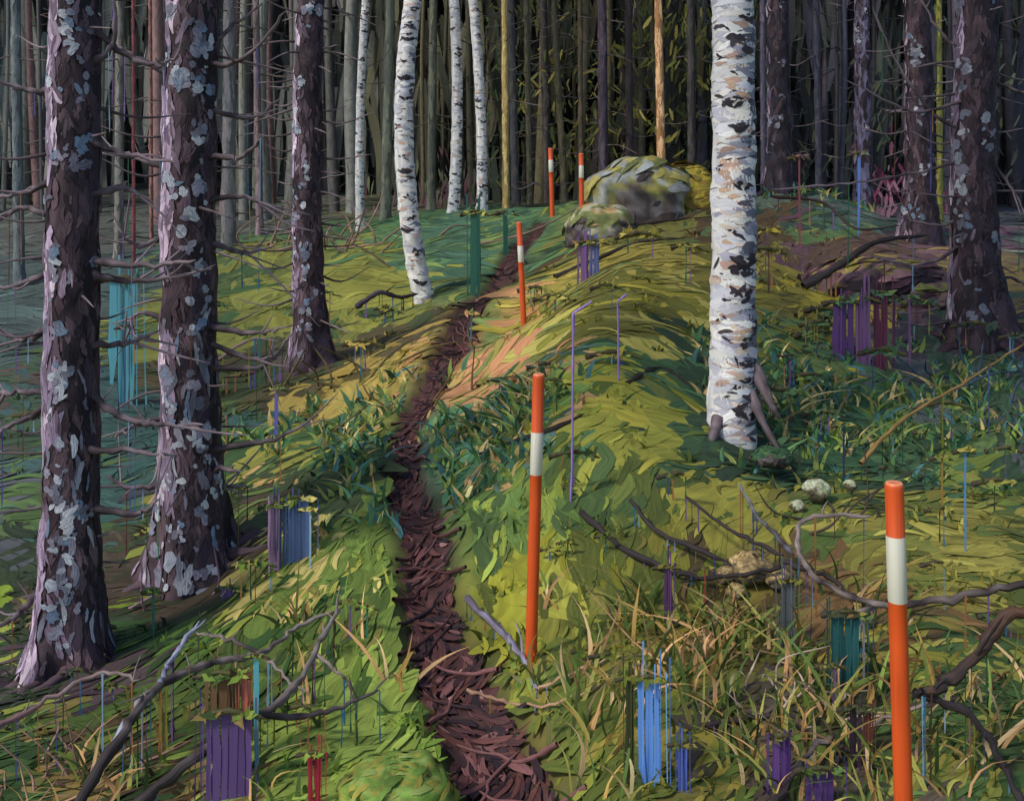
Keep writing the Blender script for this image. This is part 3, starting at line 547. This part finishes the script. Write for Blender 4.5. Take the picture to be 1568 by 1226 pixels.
# ------------------------------------------------------------------ fallen branches
HANG = []
def fallen(name, lines):
    g = Geo()
    for pts, r0, r1, c1, c2 in lines:
        r0 *= 1.25; r1 *= 1.25
        q = [P(*a) for a in pts]
        for p in q: p[2] = max(p[2], float(ground(p[0], p[1])) + .03)
        q = cat(q, 7); q[1:-1] += rng.normal(0, .004, q[1:-1].shape); tube(g, q, r0, r1, lin(c1), 9, .12, lin(c2)); HANG.append(q)
        for _ in range(2):
            i = rng.integers(len(q) // 4, len(q) - 1); o = q[i]; dd = rng.normal(0, .5, 3) + [0, 0, .5]; Lr = rng.uniform(.05, .14)
            tube(g, cat([o, o + dd * Lr * .5, o + dd * Lr + [rng.normal(0, .02), 0, 0]], 3), r0 * .35, r0 * .12, lin(c2), 5)
    g.obj(name, M_bark)
dk, lt, lv = (50,42,42), (136,122,116), (165,165,190)
fallen('fallen_branch', [([(100,1260,2.85),(190,1120,3.1),(240,1052,3.3),(330,1012,3.5),(400,1000,3.6),(450,962,3.8),(512,935,3.9)], .016, .006, dk, lt),
 ([(240,1052,3.3),(262,1010,3.4),(305,950,3.6)], .009, .005, (90,90,105), lv), ([(400,1000,3.6),(340,975,3.8),(300,968,3.9)], .008, .004, dk, lt),
 ([(400,1000,3.6),(430,1030,3.5),(470,1060,3.4)], .006, .003, lt, lt), ([(165,1150,3.05),(210,1085,3.2),(225,1060,3.25)], .010, .006, lv, lt)])
fallen('fallen_branch', [([(180,1260,2.85),(290,1165,3.0),(400,1095,3.2),(455,1045,3.35),(498,965,3.6),(520,930,3.7)], .016, .006, dk, lt),
 ([(400,1095,3.2),(500,1090,3.25),(582,1055,3.35)], .009, .004, dk, (90,80,80)), ([(480,1000,3.5),(530,1040,3.4),(545,1100,3.3)], .006, .003, lt, dk), ([(-20,1120,3.2),(60,1080,3.3),(150,1030,3.4),(215,1040,3.35)], .010, .004, (120,90,90), lt)])
fallen('fallen_branch', [([(890,790,4.9),(960,852,4.5),(1050,880,4.35),(1120,882,4.3),(1200,868,4.3)], .013, .008, dk, dk), ([(965,765,4.8),(1010,815,4.6),(1110,858,4.4)], .008, .011, dk, dk),
 ([(1133,742,4.7),(1165,795,4.5),(1215,850,4.3)], .005, .011, (110,110,120), dk), ([(1050,760,4.8),(1120,812,4.5),(1200,850,4.3)], .006, .010, dk, dk), ([(1200,860,4.25),(1260,880,4.15),(1325,925,4.0)], .012, .006, dk, dk)])
fallen('fallen_branch', [([(1640,880,3.7),(1560,895,3.7),(1440,918,3.7),(1340,925,3.7),(1250,885,3.9),(1222,835,4.0),(1238,792,4.1),(1335,790,4.1)], .014, .007, dk, lt), ([(1340,925,3.7),(1300,945,3.7),(1258,945,3.7)], .009, .005, dk, lt)])
fallen('fallen_branch', [([(1640,925,3.1),(1540,945,3.1),(1495,1005,3.05),(1430,1055,3.0),(1400,1060,3.0)], .020, .011, (84,60,46), dk), ([(1400,1060,3.0),(1480,1090,3.0),(1530,1160,2.95),(1568,1250,2.85)], .012, .009, dk, dk),
 ([(1180,1250,2.9),(1240,1150,3.1),(1330,1110,3.2),(1420,1075,3.1)], .010, .005, dk, lt), ([(1080,1130,3.3),(1170,1100,3.35),(1250,1125,3.2),(1350,1180,3.05)], .009, .004, dk, (80,64,60))])
fallen('fallen_branch', [([(1318,710,5.8),(1380,645,6.2),(1470,590,6.6),(1570,525,7)], .012, .006, (140,110,60), (120,95,60)), ([(1190,545,7),(1215,545,7),(1200,560,6.9)], .008, .004, dk, dk)])
fallen('fallen_branch', [([(715,915,4.2),(765,965,4.0),(800,1030,3.8),(822,1095,3.55)], .013, .008, (95,85,95), (150,145,165)), ([(822,1085,3.55),(880,1075,3.6),(950,1040,3.7)], .006, .003, (190,150,115), (200,170,140)), ([(715,1055,3.6),(780,1075,3.55),(850,1100,3.45),(920,1075,3.5)], .006, .003, (150,115,90), (190,150,120))])
fallen('fallen_branch', [([(340,575,8.8),(390,570,8.8),(435,530,8.9)], .02, .008, (90,50,60), dk), ([(335,550,9),(385,520,9),(425,522,9)], .014, .006, (110,80,90), lt)])
fallen('fallen_branch', [([(545,470,11.5),(580,448,11.5),(610,455,11.6),(640,450,11.8)], .03, .015, (62,50,70), dk), ([(1180,300,12),(1260,310,12),(1310,350,11.5),(1380,345,11.5)], .02, .01, (50,36,36), dk), ([(1230,480,9.2),(1280,410,9.3),(1340,372,9.4),(1420,360,9.8)], .04, .015, dk, dk)])
g = Geo()
for u, v, yy, nn, cc in ((110,1080,3.3,22,(165,128,112)),(60,1160,3.0,12,(190,150,118)),(180,850,5.0,9,(175,135,145)),(1240,1090,3.4,20,(205,180,158)),(1110,1040,3.7,12,(200,158,108)),(1350,760,5,8,(70,60,55)),(520,360,15,14,(150,120,102)),(560,345,15,12,(130,110,95)),(620,640,6.9,6,(110,80,50)),(1500,1000,3.5,8,(110,80,50)),(560,560,8.5,10,(90,80,45)),(1540,560,7.5,10,(60,80,100))):
    for _ in range(nn):
        o = P(u, v, yy) + rng.normal(0, 1, 3) * np.array([.05, .03, 0]) * yy; o[2] = float(ground(o[0], o[1])); l = rng.uniform(.025, .06) * yy; d = np.array([rng.normal(0, .8), rng.normal(0, .4), rng.uniform(.3, 1)])
        tube(g, cat([o, o + d * l * .5 + rng.normal(0, .1, 3) * l, o + d * l + rng.normal(0, .3, 3) * l], 5), .0016 * yy, .0007 * yy, lin(cc), 5, .15, lin(cc) * .6)
g.obj('twiggy_scrub', M_bark)

# ------------------------------------------------------------------ paint drips hanging in the undergrowth
g = Geo(); gr = Geo()
def one_drip(x, yy, z0, z1, w, c, vary=.04, prof=PR_DRIP):
    L = max(z0 - z1, .02)
    strokes(g, np.array([[x, yy, z0]]), np.array([[0, 0, -1.]]), np.array([[rng.normal(0, .08), -1., 0]]), np.array([L]), np.array([w]), np.array([c]), prof, 0, np.array([[rng.normal(0, .01) * L, 0, 0]]), vary)
def sod(x0, x1, yy, z):        # root with hanging moss that the runs start from
    w = x1 - x0; e = max(.35 * w, .012 * yy); r = .0018 * yy + .04 * w
    q = cat([(x0 - e, yy + .01, z - .25 * e), (x0, yy, z + .004), ((x0 + x1) / 2, yy - .01, z + .012 + .06 * w), (x1, yy, z + .002), (x1 + e, yy + .01, z - .35 * e)], 4)
    tube(gr, q, r, r * .6, lin((62,54,42)), 7, .25, lin((90,90,50)))
    m = 12; xx = rng.uniform(x0 - e * .5, x1 + e * .5, m); Lm = rng.uniform(.25, .8, m) * (.4 * w + .012 * yy)
    strokes(gr, np.stack([xx, yy - .012 + 0 * xx, z + .006 + 0 * xx], -1), np.stack([rng.normal(0, .9, m), 0 * xx - .2, rng.normal(.0, .6, m)], -1), np.tile([0, -1., .4], (m, 1)), Lm, Lm * .4, palette(xx, np.full(m, yy)) * 1.25, PR_LEAF, .3)
def drip(u0, u1, v0, v1, yy, c):
    a = P(u0, v0, yy); b = P(u1, v1, yy); wd = b[0] - a[0]; col = lin(c) * 1.05; H = a[2] - b[2]
    sod(a[0], b[0], yy, a[2])
    if (u1 - u0) < 12: one_drip((a[0] + b[0]) / 2, yy, a[2], b[2], wd * .8, col); return
    m = max(2, int((u1 - u0) / 10)); cuts = np.sort(np.r_[0, 1, (np.arange(1, m) + rng.uniform(-.42, .42, m - 1)) / m])
    for i in range(m):
        x0 = a[0] + wd * cuts[i]; x1 = a[0] + wd * cuts[i + 1]
        one_drip((x0 + x1) / 2, yy + .003 * i, a[2], b[2] - H * rng.uniform(-.3, .2), (x1 - x0) * rng.uniform(.85, 1.3), col * rng.uniform(.82, 1.15), .03)
    for _ in range(5): one_drip(rng.uniform(a[0] - wd * .45, b[0] + wd * .45), yy - .012, a[2] + .25 * H * rng.random(), b[2] - H * rng.uniform(-.5, .3), .0018 * yy, col * rng.uniform(.5, 1.4), prof=PR_THIN)
DR = [(168,205,428,645,8.2,(78,140,152)),(412,424,775,890,4.9,(175,135,165)),(425,440,770,895,4.91,(70,85,120)),(441,474,765,900,4.92,(88,108,150)),(413,417,880,1010,4.7,(130,160,180)),(473,477,780,970,4.8,(140,170,190)),
 (1276,1308,462,620,7.6,(88,58,108)),(1311,1334,458,625,7.62,(122,88,122)),(1336,1360,450,610,7.64,(98,48,70)),(1240,1270,495,590,7.7,(110,105,55)),(1366,1372,460,580,7.7,(80,50,70)),(1390,1395,455,570,7.8,(110,80,110)),(1312,1332,585,640,7.5,(80,135,170)),
 (975,1011,1040,1300,3.02,(95,140,210)),(315,383,1095,1300,3.0,(90,68,114)),(313,366,1035,1115,3.1,(110,84,60)),(368,384,1025,1105,3.12,(200,115,95)),(387,397,1005,1300,3.05,(80,145,155)),(470,492,1155,1300,2.98,(150,40,58)),
 (721,735,325,465,11.8,(44,90,76)),(769,779,325,410,14,(46,92,78)),(889,901,372,460,9.4,(110,80,130)),(904,918,370,450,9.42,(92,98,145)),(1476,1480,690,905,4.6,(80,130,180)),
 (1182,1212,1130,1300,3.0,(92,62,120)),(1234,1280,1180,1300,2.95,(86,60,115)),(1274,1316,940,1085,3.5,(42,86,86)),(1320,1325,945,1110,3.5,(120,120,130)),(1195,1215,890,1065,3.8,(84,88,90)),(1016,1029,868,1020,4.0,(92,62,98)),
 (1313,1318,235,362,11.8,(80,112,175)),(345,361,900,990,4.8,(95,76,118)),(419,427,595,700,6.9,(90,90,155)),(1039,1052,1140,1300,3.0,(82,98,170)),(232,237,905,975,4.5,(40,90,80)),(959,971,1040,1250,3.03,(66,70,44)),
 (1440,1445,700,800,5,(140,112,55)),(588,592,470,525,11,(50,70,110)),(600,603,475,530,11,(40,90,80)),(190,193,500,640,8,(60,70,110)),(1299,1320,1085,1230,3.1,(62,50,60)),(1321,1335,1085,1180,3.1,(106,64,52)),(835,845,1090,1180,3.3,(110,115,66)),
 (1222,1226,240,400,11,(125,64,80)),(1290,1294,650,800,5.5,(54,46,90)),(1078,1081,870,960,4.2,(150,66,54)),(840,844,840,950,4.5,(60,120,155)),(868,871,830,960,4.5,(60,90,70)),(926,929,820,930,4.5,(50,100,90)),(560,564,930,1040,4.0,(60,110,90)),(534,538,920,1030,4.0,(95,80,120)),(720,723,480,600,8.6,(50,110,140)),(960,963,355,420,10,(40,80,70)),(1415,1418,660,760,5.6,(60,70,60))]
for d in DR: drip(*d)
LI = lin((145,118,182))
for q in ([(906,462,6.1),(878,480,6.1),(877,600,6.0),(876,720,5.6),(871,828,5.05)], [(960,450,6.5),(946,462,6.5),(947,550,6.6),(947,640,6.3)]):
    p = np.array([P(a[0], a[1], min(b[2] for b in q) + .02) for a in q]); tube(g, np.concatenate([np.linspace(p[i], p[i + 1], 8, endpoint=False) for i in range(len(p) - 1)] + [p[-1:]]), .008, .006, LI, 6, .15)
pal = [(50,95,70),(70,70,120),(110,80,130),(48,68,46),(50,100,130),(80,52,46),(120,120,50),(150,100,60),(120,150,175)]
for q in HANG:                      # runs hanging from the fallen branches down to the moss
    for _ in range(5 + len(q) // 6):
        p = q[rng.integers(0, len(q))]; zg = float(ground(p[0], p[1])); L = rng.uniform(.04, .25) * p[1] ** .5
        one_drip(p[0], p[1] - .012, p[2], min(zg + .01, p[2] - .03) if p[2] - zg < L * 1.6 else p[2] - L, rng.uniform(.0012, .003) * p[1], lin(pal[rng.integers(0, 9)]), prof=PR_THIN)
for q in BR:                        # fine runs from the dead spruce branches
    for _ in range(rng.integers(1, 3)):
        p = q[rng.integers(len(q) // 3, len(q))]; one_drip(p[0], p[1] - .01, p[2], p[2] - rng.uniform(.03, .18) * p[1] ** .7, rng.uniform(.0010, .0020) * p[1], lin(pal[rng.integers(0, 9)]), prof=PR_THIN)
cnt = 0
while cnt < 55:                     # arched roots and tussock lips with a few runs each
    yy = math.exp(rng.uniform(math.log(3.2), math.log(11))); xx = rng.uniform(-.56, .56) * yy; d, hw = pathdist(np.array([xx]), np.array([yy]))
    if d[0] < hw[0] * 1.5 + .05 * yy: continue
    cnt += 1; z = float(ground(xx, yy)); h = rng.uniform(.012, .055) * yy; wv = rng.uniform(.01, .04) * yy
    sod(xx - wv / 2, xx + wv / 2, yy, z + h)
    for _ in range(rng.integers(1, 5)): one_drip(xx + rng.uniform(-.5, .5) * wv, yy - .008, z + h, z - .01 + rng.uniform(0, .5) * h, rng.uniform(.0010, .0024) * yy, lin(pal[rng.integers(0, 9)]), prof=PR_THIN)
g.obj('paint_drips', M_drip); gr.obj('root_tussocks', M_leaf)

# ------------------------------------------------------------------ light, world, camera
az, el = math.radians(-125), math.radians(46)     # sun to the left and slightly behind the viewer
sd = np.array([math.sin(az) * math.cos(el), math.cos(az) * math.cos(el), math.sin(el)])
L = bpy.data.lights.new('sun', 'SUN'); L.energy = 2.4; L.angle = math.radians(8); L.color = (1, .95, .86)
lo = bpy.data.objects.new('sun', L); bpy.context.scene.collection.objects.link(lo); lo.rotation_euler = Vector(-sd).to_track_quat('-Z', 'Y').to_euler()
w = bpy.data.worlds.new('World'); bpy.context.scene.world = w; w.use_nodes = True; nt = w.node_tree
sk = nt.nodes.new('ShaderNodeTexSky'); sk.sky_type = 'NISHITA'; sk.sun_disc = False; sk.sun_elevation = el; sk.sun_rotation = az
nt.links.new(sk.outputs[0], nt.nodes['Background'].inputs[0]); nt.nodes['Background'].inputs[1].default_value = .15
cam = bpy.data.cameras.new('camera'); co = bpy.data.objects.new('camera', cam); bpy.context.scene.collection.objects.link(co)
co.location = (0, 0, ZC); co.rotation_euler = (PI / 2, 0, 0); cam.lens = 32; cam.sensor_width = 36; cam.shift_y = -283 / 1568; cam.clip_end = 500; cam.clip_start = .05
sc = bpy.context.scene; sc.camera = co; sc.view_settings.view_transform = 'Standard'; sc.view_settings.look = 'None'; sc.view_settings.exposure = 0
